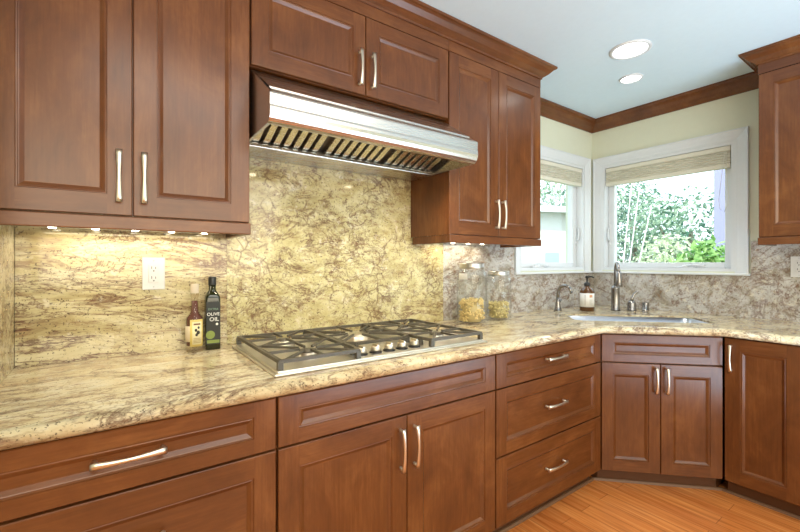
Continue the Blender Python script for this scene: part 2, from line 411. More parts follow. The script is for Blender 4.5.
# three-drawer base
w = PX-1.294; D0 = base_cab(w-.002, 'base_cabinet', 'base cabinet with a stack of three drawers between the cooktop doors and the sink corner', (1.296,YF,0), 0)
for a, b, sz in ((ZG2+G,ZT,.040),(ZG1+G,ZG2-G,.052),(ZB,ZG1-G,.055)):
    front(D0, 'drawer', G, w-.006, a, b, .062, sz, (w*.50-.006,(a+b)/2+.008,False), True, .150)
# corner sink base: pentagonal body, fronts across the diagonal
wd = math.hypot(QX-PX, QY-PY)
K = thing('corner_sink_cabinet', 'diagonal corner base cabinet with two doors beneath the sink', 'cabinet', (PX,PY,0), -PI/4)
def loc2(x, y):
    a = PI/4; x -= PX; y -= PY; return (x*math.cos(a)-y*math.sin(a), x*math.sin(a)+y*math.cos(a))
e = .0145
poly = [loc2(PX+e,PY+e), loc2(QX+e,QY+e), loc2(XC-.004,QY+e), loc2(XC-.004,-.004), loc2(PX+e,-.004)]
MB().prism(poly, lambda u,v,z: (u,v,z), .135, .60).build('body', WV, K)
MB().box(.0,wd,.0205,.04,.60,.874).build('front_rail', WH, K)
pt = [loc2(PX+e+.03,PY+e+.03), loc2(QX+e+.03,QY+e+.03), loc2(XC-.01,QY+.05), loc2(XC-.01,-.01), loc2(PX+.05,-.01)]
MB().prism(pt, lambda u,v,z: (u,v,z), ZF+.001, .135).build('toe_kick', WD, K)
def dfront(*a, **k):
    o = front(K, *a, **k); o.location.y = .0205; return o
dfront('false_drawer_front', .003, wd-.002, ZG2+G, ZT, .058, .040, None, True)
dfront('door', .003, wd/2-.0015, ZB, ZG2-G, .056, .058, (wd/2-.026,.635,True), L=.135)
dfront('door', wd/2+.0015, wd-.002, ZB, ZG2-G, .056, .058, (wd/2+.026,.635,True), L=.135)
# right base along the window wall (facing -X)
wr = .60; R0 = base_cab(wr, 'base_cabinet', 'base cabinet with a full-height door to the right of the sink corner', (QX+.02,QY-.001,0), -PI/2)
front(R0, 'door', .004, wr/2-.0015, ZB, ZT, .062, .060, (.030,.770,True), L=.135)
front(R0, 'door', wr/2+.0015, wr-.003, ZB, ZT, .062, .060, (wr-.03,.770,True), L=.135)

# uppers
UZ0, UZ1, UT = 1.387, 2.322, 2.268
UY = -.302
def upper(x0, x1, z0, label, loc, rotz, rail=True, ends=(0,0), depth=.300):
    th = thing('wall_cabinet', label, 'cabinet', loc, rotz)
    MB().box(x0, x1, 0, depth, z0, UZ1).build('body', [WV], th)
    if rail:
        m = MB(); m.box(x0-ends[0], x1+ends[1], -.024, -.003, UZ0-.040, UZ0-.001, mi=0, bev=.003)
        if ends[0]: m.box(x0-ends[0], x0+.018, -.003, depth-.03, UZ0-.040, UZ0-.001, bev=.003)
        if ends[1]: m.box(x1-.018, x1+ends[1], -.003, depth-.03, UZ0-.040, UZ0-.001, bev=.003)
        m.build('light_rail', WH, th)
    MB().box(x0, x1, -.018, -.0005, UT+.003, UZ1).build('frieze', WH, th)
    return th
UX0, UX1, UX2, UX3 = XL, .389, 1.315, 2.036
u = upper(0, UX1-UX0-.002, UZ0, 'tall wall cabinet left of the range hood, above the white outlet', (UX0+.001,UY,0), 0, ends=(0,.002))
wL = UX1-UX0; split = .048-UX0
front(u, 'door', .001, split-.0015, UZ0+.002, UT, .060, .060, (split-.034,1.502,True))
front(u, 'door', split+.0015, wL-.004, UZ0+.002, UT, .060, .060, (split+.028,1.502,True))
wM = UX2-UX1
u = upper(0, wM-.002, 1.94, 'short wall cabinet mounted directly above the range hood', (UX1+.001,UY,0), 0, rail=False)
front(u, 'door', .003, wM/2-.0015, 1.942, UT, .058, .058, (wM/2-.032,2.045,True), L=.142)
front(u, 'door', wM/2+.0015, wM-.005, 1.942, UT, .058, .058, (wM/2+.028,2.045,True), L=.142)
wR = UX3-UX2
u = upper(0, wR-.001, UZ0, 'tall wall cabinet between the range hood and the left window', (UX2+.001,UY,0), 0, ends=(0,.001))
m = MB(); m.box(-.001, .017, -.003, .27, UZ0-.040, UZ0-.001, bev=.003); m.build('light_rail', WV, u)
sR = wR*.492
front(u, 'door', .002, sR-.0015, UZ0+.002, UT, .060, .060, (sR-.026,1.504,True))
front(u, 'door', sR+.0015, wR-.003, UZ0+.002, UT, .060, .060, (sR+.026,1.504,True))
wQ = .80; UYR = -1.108
u = upper(0, wQ, UZ0, 'wall cabinet right of the sink window, at the right edge of the view', (XC-.302,UYR,0), -PI/2, ends=(.001,0))
front(u, 'door', .003, wQ/2-.0015, UZ0+.002, UT, .060, .060, (wQ/2-.03,1.53,True))
front(u, 'door', wQ/2+.0015, wQ-.003, UZ0+.002, UT, .060, .060, (wQ/2+.03,1.53,True))
# crown mouldings on top of the wall cabinets
CR2 = [(0,UZ1-.001),(.006,UZ1-.001),(.008,UZ1+.008),(.018,UZ1+.014),(.034,UZ1+.026),(.050,UZ1+.044),(.058,UZ1+.050),(.066,UZ1+.053),(.068,UZ1+.064),(0,UZ1+.064)]
struct(MB().sweep([(XL,UY-.018),(UX3,UY-.018),(UX3,-.07)], CR2).build('trim_3', WH))
struct(MB().sweep([(XC-.07,UYR),(XC-.32,UYR),(XC-.32,UYR-wQ)], CR2).build('trim_4', WH))

# ---------------------------------------------------------------- granite
SQ = math.sqrt(.5)
def uv(uu, vv): return ((uu+vv)*SQ, (vv-uu)*SQ)                       # diagonal coordinates to plan
def rrect(u0,u1,v0,v1,r,n=5):
    pts = []
    for cx, cy, a0 in ((u1-r,v1-r,0),(u0+r,v1-r,PI/2),(u0+r,v0+r,PI),(u1-r,v0+r,1.5*PI)):
        for i in range(n+1):
            a = a0+PI/2*i/n; pts.append((cx+r*math.cos(a), cy+r*math.sin(a)))
    return pts
SU0, SU1, SV0, SV1 = 1.865, 2.61, 1.235, 1.545
ZCT, ZCB = .916, .876
def offset_outline(d):
    yf = -.66+d; xf = 2.51+d; k = 1.4545+d*math.sqrt(2)
    return [(XL+.001,-.001),(XL+.001,yf),(k-yf,yf),(xf,k-xf),(xf,-1.70),(XC-.001,-1.70),(XC-.001,-.001)]
bm = bmesh.new()
r = .018
prof = [(r,ZCT),(r*.55,ZCT-.0025),(r*.2,ZCT-.008),(0,ZCT-.018),(.001,ZCT-.026),(.006,ZCT-.034),(.014,ZCB)]
rings = []
for d, z in prof: rings.append([bm.verts.new((x,y,z)) for x,y in offset_outline(d)])
hole = [bm.verts.new((*uv(a,b),ZCT)) for a,b in rrect(SU0,SU1,SV0,SV1,.05)]
holem = [bm.verts.new((*uv(a,b),ZCT-.011)) for a,b in rrect(SU0,SU1,SV0,SV1,.05)]
holem2 = [bm.verts.new((*uv(a,b),ZCT-.011)) for a,b in rrect(SU0-.02,SU1+.02,SV0-.02,SV1+.02,.06)]
holeb = [bm.verts.new((*uv(a,b),ZCB)) for a,b in rrect(SU0-.02,SU1+.02,SV0-.02,SV1+.02,.06)]
def loop_edges(vs):
    out = []
    for i in range(len(vs)):
        e_ = bm.edges.get((vs[i],vs[(i+1)%len(vs)])) or bm.edges.new((vs[i],vs[(i+1)%len(vs)])); out.append(e_)
    return out
bmesh.ops.triangle_fill(bm, use_beauty=True, use_dissolve=False, edges=loop_edges(rings[0])+loop_edges(hole))
bmesh.ops.triangle_fill(bm, use_beauty=True, use_dissolve=False, edges=loop_edges(rings[-1])+loop_edges(holeb))
for A, B in zip(rings, rings[1:]):
    for i in range(7): bm.faces.new((A[i],A[(i+1)%7],B[(i+1)%7],B[i])).smooth = i in (1,2,3)
nh = len(hole)
for A, B in ((hole,holem),(holem,holem2),(holem2,holeb)):
    for i in range(nh): bm.faces.new((A[i],A[(i+1)%nh],B[(i+1)%nh],B[i]))
bmesh.ops.recalc_face_normals(bm, faces=bm.faces[:])
me = bpy.data.meshes.new('countertop'); bm.to_mesh(me); bm.free(); me.materials.append(G_T)
ct = bpy.data.objects.new('countertop', me); C.objects.link(ct)
tag(ct, 'polished cream granite countertop running under the cooktop and around the sink corner', 'countertop')

T = .018
def slab_y(poly, label, mat):
    o = MB().prism(poly, lambda x,z,y: (x,y,z), -T, -.0005).build('backsplash', mat); return tag(o, label, 'backsplash')
z0 = ZCT+.0005
slab_y([(XL+T+.001,z0),(.378,z0),(.378,UZ0-.001),(XL+T+.001,UZ0-.001)], 'streaked cream granite backsplash with the outlet, behind the two bottles', G_L)
slab_y([(.379,z0),(1.547,z0),(1.547,UZ0-.001),(UX2-.001,UZ0-.001),(UX2-.001,1.70),(UX1+.001,1.70),(UX1+.001,UZ0),(.379,UZ0)], 'tall swirled gold granite backsplash behind the cooktop, rising to the hood', G_M)
slab_y([(1.548,z0),(XC-T-.001,z0),(XC-T-.001,1.170),(W1[0]-.082,1.170),(W1[0]-.082,UZ0-.001),(1.548,UZ0-.001)], 'granite backsplash behind the two jars, running under the left window', G_R)
o = MB().prism([(-.001,z0),(-1.70,z0),(-1.70,1.380),(W2[0]-.081,1.380),(W2[0]-.081,1.170),(-.001,1.170)], lambda y,z,x: (x,y,z), XC-T, XC-.0005).build('backsplash', G_R)
tag(o, 'gold granite backsplash with painted daylight grey under the sink window and the right wall cabinet', 'backsplash')
o = MB().box(XL+.0005, XL+T, -.30, -.0005, z0, UZ0-.001).build('backsplash', G_L)
tag(o, 'narrow granite side splash on the left return wall at the left edge', 'backsplash')

# ---------------------------------------------------------------- sink
bm = bmesh.new(); rings = []
for ins, z in ((-.012,ZCT-.0125),(.0,ZCT-.0130),(.004,ZCB-.05),(.010,.70),(.040,.682)):
    rings.append([bm.verts.new((*uv(a,b),z)) for a,b in rrect(SU0+ins,SU1-ins,SV0+ins,SV1-ins,.05)])
for A, B in zip(rings, rings[1:]):
    for i in range(len(A)): bm.faces.new((A[i],A[(i+1)%len(A)],B[(i+1)%len(A)],B[i])).smooth = True
bm.faces.new(rings[-1])
bmesh.ops.recalc_face_normals(bm, faces=bm.faces[:])
me = bpy.data.meshes.new('basin'); bm.to_mesh(me); bm.free(); me.materials.append(SINKM)
scx, scy = uv((SU0+SU1)/2,(SV0+SV1)/2)
sk = thing('sink', 'undermount stainless steel sink set in the corner of the granite countertop', 'sink')
bo = bpy.data.objects.new('basin', me); C.objects.link(bo); bo.parent = sk
sm = bo.modifiers.new('thickness', 'SOLIDIFY'); sm.thickness = .0015; sm.offset = 0
MB().lathe([(.001,.687),(.035,.687),(.042,.6845),(.044,.6835)], (scx,scy,0), 20, cap=False).build('drain', CHROM, sk)

# ---------------------------------------------------------------- range hood
HX0, HX1 = UX1+.008, UX2-.0015
hd = thing('range_hood', 'wide stainless steel range hood with baffle filters above the cooktop', 'range hood', ((HX0+HX1)/2, -.25, 1.688))
def HP(x, y, z): return (x-(HX0+HX1)/2, y+.25, z-1.688)
front_prof = [(-.292,1.934),(-.500,1.788),(-.508,1.784),(-.510,1.778),(-.510,1.744)]
bull = [(-.5115,1.736),(-.512,1.726),(-.510,1.714),(-.5045,1.703),(-.496,1.694),(-.486,1.690)]
inner = [(-.476,1.690),(-.472,1.698),(-.470,1.815),(-.190,1.815),(-.190,1.690)]
back = [(-.021,1.690),(-.021,1.934)]
m = MB(); m.prism(front_prof+bull+inner+back, lambda y,z,x: HP(x,y,z), HX0+.010, HX1-.010)
side = front_prof+bull+back
m.prism(side, lambda y,z,x: HP(x,y,z), HX0, HX0+.010); m.prism(side, lambda y,z,x: HP(x,y,z), HX1-.010, HX1)
m.build('canopy', STEEL, hd)
mb_frame = steel('baffle steel', (.72,.68,.58), .26, (60,60,60))
th_ = math.atan2(.098, .250)
nf = 3; fw = (HX1-HX0-.03)/nf
for k in range(nf):
    x0 = HX0+.015+k*fw; m = MB()
    M4 = Matrix.Translation(Vector(HP(0,-.205,1.700)) + Vector(((HX0+HX1)/2,0,0))) @ Matrix.Rotation(-th_, 4, 'X')
    off = -(HX0+HX1)/2
    ln = .262
    for i in range(7):
        xa = x0+.012+i*(fw-.02)/7
        m.box(xa+off, xa+.024+off, -ln+.006, -.004, .000, .004, bev=.0012, mat=M4)          # lower channel
        m.box(xa+off, xa+.0025+off, -ln+.006, -.004, .003, .014, mat=M4); m.box(xa+.0215+off, xa+.024+off, -ln+.006, -.004, .003, .014, mat=M4)
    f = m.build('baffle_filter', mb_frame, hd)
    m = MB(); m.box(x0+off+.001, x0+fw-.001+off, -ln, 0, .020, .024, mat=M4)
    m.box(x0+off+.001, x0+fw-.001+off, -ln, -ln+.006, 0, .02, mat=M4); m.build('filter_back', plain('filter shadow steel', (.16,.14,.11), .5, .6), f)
m = MB(); m.box(HX0+.012-(HX0+HX1)/2, HX1-.012-(HX0+HX1)/2, .030, .062, -.004, .012, bev=.003); m.build('drip_tray', STEEL, hd)
HL = emit('hood lamp glow', (1,.86,.62), 30)
for x in (.60, 1.17):
    m = MB(); m.lathe([(.026,0),(.026,.004),(.020,.006),(.001,.006)], HP(x,-.452,1.716), 18); lamp = m.build('lamp', STEEL, hd)
    MB().lathe([(.019,-.002),(.001,-.003)], HP(x,-.452,1.716), 16).build('bulb', HL, lamp)
    light('hood_spot', 'SPOT', (x,-.440,1.70), 9, (1,.85,.62), aim=(x,-.30,.9), spot_size=2.0, spot_blend=.8, shadow_soft_size=.02)

# ---------------------------------------------------------------- cooktop
CX0, CX1, CY0, CY1 = .383, 1.278, -.600, -.078
TRAY = steel('satin cooktop steel', (.80,.77,.70), .38, (1,60,60))
ck = thing('cooktop', 'stainless steel five-burner gas cooktop with black iron grates set in the granite', 'cooktop', ((CX0+CX1)/2,(CY0+CY1)/2,ZCT+.0005))
cw, cd = (CX1-CX0)/2, (CY1-CY0)/2
m = MB(); m.box(-cw,cw,-cd,cd,0,.007,bev=.003); m.box(-cw+.012,cw-.012,-cd+.012,cd-.012,.006,.013,bev=.003); m.build('tray', TRAY, ck)
def grate(poly, fingers):
    """poly: outline (x,y); fingers: list of (x0,y0,x1,y1)"""
    m = MB(); n = len(poly); zt, zb = .045, .034
    for i in range(n):
        a = Vector(poly[i]); b = Vector(poly[(i+1)%n]); d = (b-a).normalized()*.0057; nn = Vector((-d.y,d.x))*1.06
        q = [a-d-nn, b+d-nn, b+d+nn, a-d+nn]
        m.add([(p.x,p.y,zb) for p in q]+[(p.x,p.y,zt-.0004*(i%2)) for p in q], [(3,2,1,0),(4,5,6,7),(0,1,5,4),(1,2,6,5),(2,3,7,6),(3,0,4,7)])
        m.box(a.x-.008,a.x+.008,a.y-.008,a.y+.008,.0135,zb+.004)
    for x0,y0,x1,y1 in fingers:
        a = Vector((x0,y0)); b = Vector((x1,y1)); d = (b-a).normalized(); nn = Vector((-d.y,d.x))*.0036
        q = [a-nn,b-nn,b+nn,a+nn]
        m.add([(p.x,p.y,zb+.004) for p in q]+[(p.x,p.y,zt+.001) for p in q], [(3,2,1,0),(4,5,6,7),(0,1,5,4),(1,2,6,5),(2,3,7,6),(3,0,4,7)])
    return m.build('grate', IRON, ck)
gy0, gy1 = -cd+.022, cd-.022
def star(cx, cy, x0,x1,y0,y1, gap=.030):
    out = []
    for dx, dy in ((1,0),(-1,0),(0,1),(0,-1)):
        ex = x1 if dx > 0 else x0 if dx < 0 else cx; ey = y1 if dy > 0 else y0 if dy < 0 else cy
        out.append((cx+dx*gap, cy+dy*gap, ex, ey))
    for dx in (1,-1):
        for dy in (1,-1):
            l = min((x1 if dx>0 else x0)-cx, 9, key=abs) if False else min(abs((x1 if dx>0 else x0)-cx), abs((y1 if dy>0 else y0)-cy))
            out.append((cx+dx*gap*.8, cy+dy*gap*.8, cx+dx*l, cy+dy*l))
    return out
lx0, lx1 = -cw+.022, -.150
ch = .055
for sgn in (-1, 1):
    P = [(lx0,gy0),(lx1-ch*.2,gy0),(lx1,gy0+ch),(lx1,gy1),(lx0,gy1)]
    f = star((lx0+lx1)/2,(gy0*.5), lx0,lx1,gy0,0) + star((lx0+lx1)/2,gy1*.5, lx0,lx1,0,gy1) + [(lx0,0,lx1,0)]
    if sgn < 0: grate(P, f)
    else: grate([(-x,y) for x,y in P][::-1], [(-a,b,-c,d) for a,b,c,d in f])
cx0, cx1, cy0 = -.136, .136, gy0+.105
grate([(cx0,cy0+.02),(cx0+.03,cy0),(cx1-.03,cy0),(cx1,cy0+.02),(cx1,gy1),(cx0,gy1)], star(0,(cy0+gy1)/2,cx0,cx1,cy0,gy1,.045)+[(cx0,cy0+.09,-.06,(cy0+gy1)/2-.03),(cx1,cy0+.09,.06,(cy0+gy1)/2-.03),(cx0,gy1-.09,-.06,(cy0+gy1)/2+.03),(cx1,gy1-.09,.06,(cy0+gy1)/2+.03)])
BRASS = steel('burner alloy', (.70,.66,.58), .3, (50,50,50))
for bx, by, br in (((lx0+lx1)/2,gy0*.5,.040),((lx0+lx1)/2,gy1*.5,.034),(0,(cy0+gy1)/2,.056),(-(lx0+lx1)/2,gy0*.5,.040),(-(lx0+lx1)/2,gy1*.5,.034)):
    b = MB().lathe([(br*1.25,.0132),(br*1.2,.018),(br*.8,.021),(br*.78,.031),(br*.3,.031)], (bx,by,0), 24).build('burner', BRASS, ck)
    MB().lathe([(br*.74,.0312),(br*.76,.034),(br*.70,.038),(.001,.039)], (bx,by,0), 24).build('burner_cap', IRON if br < .05 else BRASS, b)
for i in range(5):
    kx = -.008+(i-2)*.058; ky = gy0+.040
    k = MB().lathe([(.023,.0132),(.023,.016),(.019,.018)], (kx,ky,0), 20)
    k = k.build('knob', BLACK, ck)
    m = MB().lathe([(.0185,.018),(.0175,.034),(.0165,.037),(.001,.0375)], (kx,ky,0), 20); m.box(kx-.0035,kx+.0035,ky-.017,ky+.017,.036,.044,bev=.0015); m.build('knob_cap', NICK, k)

# ---------------------------------------------------------------- under-cabinet light bars
LED = emit('led glow', (1,.90,.68), 24)
def light_bar(x0, x1, y, label, power, n):
    t = thing('light_bar', label, 'light', ((x0+x1)/2,y,UZ0-.001), 0, 'light bars under the wall cabinets')
    h = (x1-x0)/2
    MB().box(-h,h,-.022,.022,-.024,-.0005,bev=.003).build('housing', PLAST, t)
    for i in range(n):
        x = -h+(i+.5)*2*h/n
        MB().lathe([(.011,-.0245),(.009,-.0265),(.001,-.027)], (x,0,0), 14).build('diode', LED, t)
    light('under_cabinet_glow', 'AREA', ((x0+x1)/2,y+.005,UZ0-.036), power, (1,.86,.60), aim=((x0+x1)/2,y+.03,.9), shape='RECTANGLE', size=(x1-x0)*.92, size_y=.03)
light_bar(XL+.06, UX1-.05, -.085, 'white light bar under the wall cabinet left of the hood', .80, 5)
light_bar(UX2+.07, UX3-.18, -.085, 'white light bar under the wall cabinet beside the left window', .8, 4)

# ---------------------------------------------------------------- ceiling lights
CAN = emit('ceiling lamp glow', (1,.97,.90), 9)
def can(x, y, r, label, power):
    t = thing('recessed_light', label, 'ceiling light', (x,y,ZC), 0, 'recessed lights in the ceiling')
    MB().lathe([(r,-.0005),(r,-.006),(r*.86,-.010),(r*.80,-.004),(r*.80,-.0005)], (0,0,0), 32, cap=False).build('trim_ring', WHITE, t)
    MB().lathe([(r*.80,-.0035),(r*.5,-.0055),(.001,-.006)], (0,0,0), 32, cap=False).build('lens', CAN, t)
    light('recessed_spot', 'SPOT', (x,y,ZC-.03), power, (1,.95,.86), aim=(x,y,0), spot_size=2.3, spot_blend=.9, shadow_soft_size=.08)
can(2.247, -.724, .100, 'larger recessed ceiling light, nearer to the cabinets', 15)
can(2.60, -.565, .066, 'smaller recessed ceiling light, closer to the window corner', 6)

# ---------------------------------------------------------------- outlets
SCREW = plain('screw metal', (.5,.5,.48), .35, .8)
SLOT = plain('outlet slot', (.05,.05,.05), .6)
def outlet(loc, rotz, label):
    t = thing('wall_outlet', label, 'outlet', loc, rotz)
    MB().box(-.036,.036,-.006,0,-.059,.059,bev=.0025).build('cover_plate', PLAST, t)
    rc = MB().box(-.0168,.0168,-.0085,-.005,-.0335,.0335,bev=.0015).build('receptacle', PLAST, t)
    m = MB()
    for s in (-1,1):
        z = s*.018
        m.box(-.0075,-.0052,-.0090,-.0080,z-.001,z+.009); m.box(.0048,.0070,-.0090,-.0080,z-.001,z+.007)
        m.lathe([(.0028,-.0080),(.0028,.0090)], (0,0,z-.008), 8, axis='y')
    m.build('slots', SLOT, rc)
    m = MB(); m.box(-.008,.008,-.0092,-.008,-.003,.003,bev=.0004); m.build('test_buttons', PLAST, rc)
    for s in (-1,1): MB().lathe([(.0028,.0060),(.0024,.0068),(.0005,.0070)], (0,0,s*.048), 8, axis='y').build('screw', SCREW, t)
outlet((.1235,-T-.0005,1.210), 0, 'white wall outlet on the granite above the bottles, left of the cooktop')
outlet((XC-T-.0005,-1.218,1.228), -PI/2, 'white wall outlet right of the sink window, at the right edge')

# ---------------------------------------------------------------- bottles
def toward_cam(x, y): return math.atan2(-1.76-y, -x)
ob = thing('olive_oil_bottle', 'dark green square olive oil bottle with black label and cap', 'bottle', (.316,-.060,ZCT+.0005), toward_cam(.316,-.060)+PI/2+.12)
DG = plain('dark green glass', (.016,.020,.006), .08, 0, .6); LBK = plain('black paper label', (.008,.011,.009), .4)
def sq_loft(prof, n=6):
    m = MB(); vs = []; cnt = 4*(n+1)
    for h, r, z in prof:
        for x, y in rrect(-h,h,-h,h,min(r,h*.999),n): vs.append((x,y,z))
    fs = []
    for i in range(len(prof)-1):
        for k in range(cnt):
            l = (k+1)%cnt; fs.append((i*cnt+k,i*cnt+l,(i+1)*cnt+l,(i+1)*cnt+k))
    m.add(vs, fs, 0, True); m.f += [list(range(cnt))[::-1], list(range((len(prof)-1)*cnt, len(prof)*cnt))]; m.mi += [0,0]; m.sm += [False,False]
    return m
sq_loft([(.024,.008,0),(.0265,.008,.003),(.0265,.008,.190),(.0255,.010,.203),(.019,.014,.217),(.0135,.0132,.226),(.0125,.0124,.250)]).build('glass_body', DG, ob)
sq_loft([(.0140,.0139,.246),(.0142,.0140,.250),(.0142,.0140,.276),(.0130,.0128,.279)]).build('cap', BLACK, ob)
lb = MB().box(-.0245,.0245,-.0278,-.0262,.022,.184,bev=.0005).build('front_label', LBK, ob)
WT_ = plain('white print', (.85,.85,.80), .5); GRN = plain('olive green print', (.20,.26,.05), .5); TEAL = plain('green neck band', (.18,.28,.20), .5)
ft = lambda dx, dz: (lambda x, y: (x+dx, -.0283, y+dz))
text_mesh('EXTRA', .0115, ft(0,.152), 'lettering', TEAL, lb)
text_mesh('OLIVE', .0170, ft(0,.131), 'lettering', WT_, lb)
text_mesh('OIL', .0215, ft(.003,.110), 'lettering', WT_, lb)
m = MB(); m.lathe([(.016,.0279),(.001,.0284)], (-.010,0,.058), 20, axis='y', cap=False); m.build('olive_emblem', GRN, lb)
m = MB(); m.lathe([(.0045,.0279),(.001,.0286)], (.013,0,.098), 12, axis='y', cap=False); m.build('seal', WT_, lb)
MB().box(-.022,.022,-.0282,-.0279,.026,.038).build('leaf_band', GRN, lb)

vb = thing('vinegar_bottle', 'slender round bottle with dark contents, cream label and cork, left of the olive oil', 'bottle', (.252,-.072,ZCT+.0005), toward_cam(.252,-.072)+PI/2+.1)
VG = plain('dark vinegar', (.13,.055,.045), .12, 0, .5)
MB().lathe([(.028,0),(.0305,.004),(.0305,.030),(.0302,.118),(.028,.130),(.018,.142),(.0140,.152),(.0128,.205),(.0150,.207),(.0150,.216),(.013,.218)], n=28).build('glass_body', thin_glass('clear bottle glass', (.93,.90,.86), .55), vb)
MB().lathe([(.0275,.024),(.0278,.03),(.0278,.117),(.0255,.128),(.016,.140),(.0112,.152),(.0104,.190),(.001,.191)], n=24).build('vinegar', VG, vb)
MB().lathe([(.0138,.2185),(.0142,.222),(.0142,.250),(.012,.254),(.001,.2545)], n=18).build('cork', plain('pale cork', (.66,.56,.42), .8), vb)
def cyl_patch(r, a0, a1, z0, z1, n=14, c=(0,0)):
    m = MB(); vs = []
    for i in range(n+1):
        a = a0+(a1-a0)*i/n
        for z in (z0,z1): vs.append((c[0]+r*math.sin(a), c[1]-r*math.cos(a), z))
        for z in (z0,z1): vs.append((c[0]+(r-.0005)*math.sin(a), c[1]-(r-.0005)*math.cos(a), z))
    fs = []
    for i in range(n):
        o = i*4; q = o+4; fs += [(o,q,q+1,o+1),(o+2,o+3,q+3,q+2),(o+1,q+1,q+3,o+3),(o,o+2,q+2,q)]
    m.add(vs, fs, 0, True); return m
cyl_patch(.0312,-1.9,-.62,.040,.098).build('back_label', plain('cream paper', (.72,.62,.45), .6), vb)
lb = cyl_patch(.0314,-.60,.95,.022,.122).build('front_label', plain('yellow label paper', (.70,.55,.16), .55), vb)
cyl_patch(.0316,-.34,.72,.030,.114).build('label_panel', plain('pale label paper', (.74,.68,.42), .55), lb)
m = MB()
for a, z, s in ((.05,.083,.006),(.30,.074,.0075),(.12,.066,.006),(.34,.092,.005)):
    m.lathe([(.001,-s),(s*.7,-s*.6),(s*.8,0),(s*.6,s*.7),(.001,s)], (.0308*math.sin(a),-.0308*math.cos(a),z), 10)
m.build('olive_print', plain('black print', (.03,.028,.02), .5), lb)
m = cyl_patch(.0318,-.2,.55,.102,.108)
m.build('title_print', plain('red brown print', (.22,.10,.05), .5), lb)
m = MB()
for k in range(4):
    q = cyl_patch(.0318,-.22,.60,.036+k*.005,.038+k*.005); m.add(q.v, q.f)
m.build('text_print', plain('brown print', (.35,.25,.10), .5), lb)

# ---------------------------------------------------------------- pasta jars
LID = steel('brushed jar lid', (.62,.61,.58), .3, (60,60,60)); PAPER = plain('white paper tag', (.82,.82,.80), .6)
def jar(x, y, r, h, fill, label, plabel, col, seed, tagged):
    rnd = random.Random(seed)
    t = thing('glass_jar', label, 'jar', (x,y,ZCT+.0005), toward_cam(x,y)+PI/2, 'glass jars of pasta')
    lr = r*.84
    g = [(r*.90,0),(r*.97,.003),(r,.014),(r,h*.80),(r*.97,h*.845),(r*.84,h*.885),(r*.80,h*.895),(r*.80,h*.925)]
    gi = [(a-.0035 if i > 1 else a-.006, z+(.006 if i < 2 else 0)) for i, (a,z) in enumerate(g)]
    MB().lathe(g+gi[::-1][:-1]+[(.001,.008)], n=40, cap=False).build('glass', JARG, t)
    m = MB().lathe([(lr*.97,h*.905),(lr,h*.91),(lr,h*.955),(lr*.985,h*.962),(lr,h*.968),(lr,h*.993),(lr*.96,h),(.001,h)], n=40); m.build('lid', LID, t)
    if tagged:
        cyl_patch(r+.0008,-.95,-.28,h*.735,h*.845-.004).build('paper_tag', PAPER, t)
    m = MB(); R = r-.0165
    n = int(fill*R*R*1.05e6*.52)
    for i in range(n):
        if rnd.random() < .55: rr = R*(.86+.14*rnd.random()); z = .012+fill*rnd.random()*.97
        else: rr = R*math.sqrt(rnd.random()); z = .012+fill*(.80+.22*rnd.random())
        a = rnd.random()*2*PI; c = Vector((rr*math.cos(a), rr*math.sin(a), z))
        Q = Matrix.Rotation(rnd.random()*6.3,3,'X') @ Matrix.Rotation(rnd.random()*6.3,3,'Y') @ Matrix.Rotation(rnd.random()*6.3,3,'Z')
        pts = []
        for k in range(5):
            b = -1.1+2.2*k/4; pts.append(c + Q @ Vector((.008*math.sin(b), .008*(math.cos(b)-.7), 0)))
        m.tube([(p.x,p.y,max(p.z,.013)) for p in pts], .0036, 6)
    p = m.build('macaroni', plain('pasta '+label[:5], col, .5), loc=(x,y,ZCT+.0005), fix=False)
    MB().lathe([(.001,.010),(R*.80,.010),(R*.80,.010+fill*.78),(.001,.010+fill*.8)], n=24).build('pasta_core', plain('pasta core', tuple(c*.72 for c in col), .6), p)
    tag(p, plabel, 'pasta', None, 'stuff')
jar(1.628,-.165,.082,.332,.118, 'larger glass jar with metal lid and paper tag, right of the cooktop', 'pale yellow macaroni filling the larger glass jar', (.84,.66,.30), 3, True)
jar(1.868,-.150,.074,.285,.088, 'smaller glass jar with metal lid, nearer the left window', 'yellow green macaroni in the smaller glass jar', (.74,.63,.30), 4, False)

# ---------------------------------------------------------------- around the sink
x, y = 2.69, -.232
sb = thing('soap_bottle', 'amber pump soap bottle with white label beside the faucet', 'bottle', (x,y,ZCT+.0005), toward_cam(x,y)+PI/2)
AMB = NT('amber glass'); AMB.bsdf((.10,.040,.010), .08, 0, .6); AMB = AMB.m
MB().lathe([(.044,0),(.048,.004),(.048,.120),(.045,.138),(.034,.154),(.018,.163),(.017,.178)], n=32).build('glass_body', AMB, sb)
lb = cyl_patch(.0486,-1.25,1.25,.030,.124,24).build('label', plain('white soap label', (.80,.80,.78), .5), sb)
m = MB()
for k, w_ in enumerate((.42,.50,.34,.46,.40)):
    q = cyl_patch(.0489,.30,.30+w_,.046+k*.008,.0485+k*.008,6); m.add(q.v, q.f)
q = cyl_patch(.0489,-.30,-.22,.040,.112,4); m.add(q.v, q.f)
m.build('text_print', plain('grey print', (.40,.36,.33), .5), lb)
q = cyl_patch(.0489,.32,.72,.096,.114,8).build('emblem', plain('orange print', (.70,.36,.18), .5), lb)
m = MB(); m.lathe([(.0195,.174),(.0200,.178),(.0195,.194),(.009,.198),(.0055,.200),(.0055,.226),(.012,.228),(.012,.242),(.001,.244)], n=20)
m.tube([(0,0,.236),(.03,-.006,.238),(.044,-.010,.231)], [.006,.0055,.005], 8); m.build('pump', BLACK, sb)

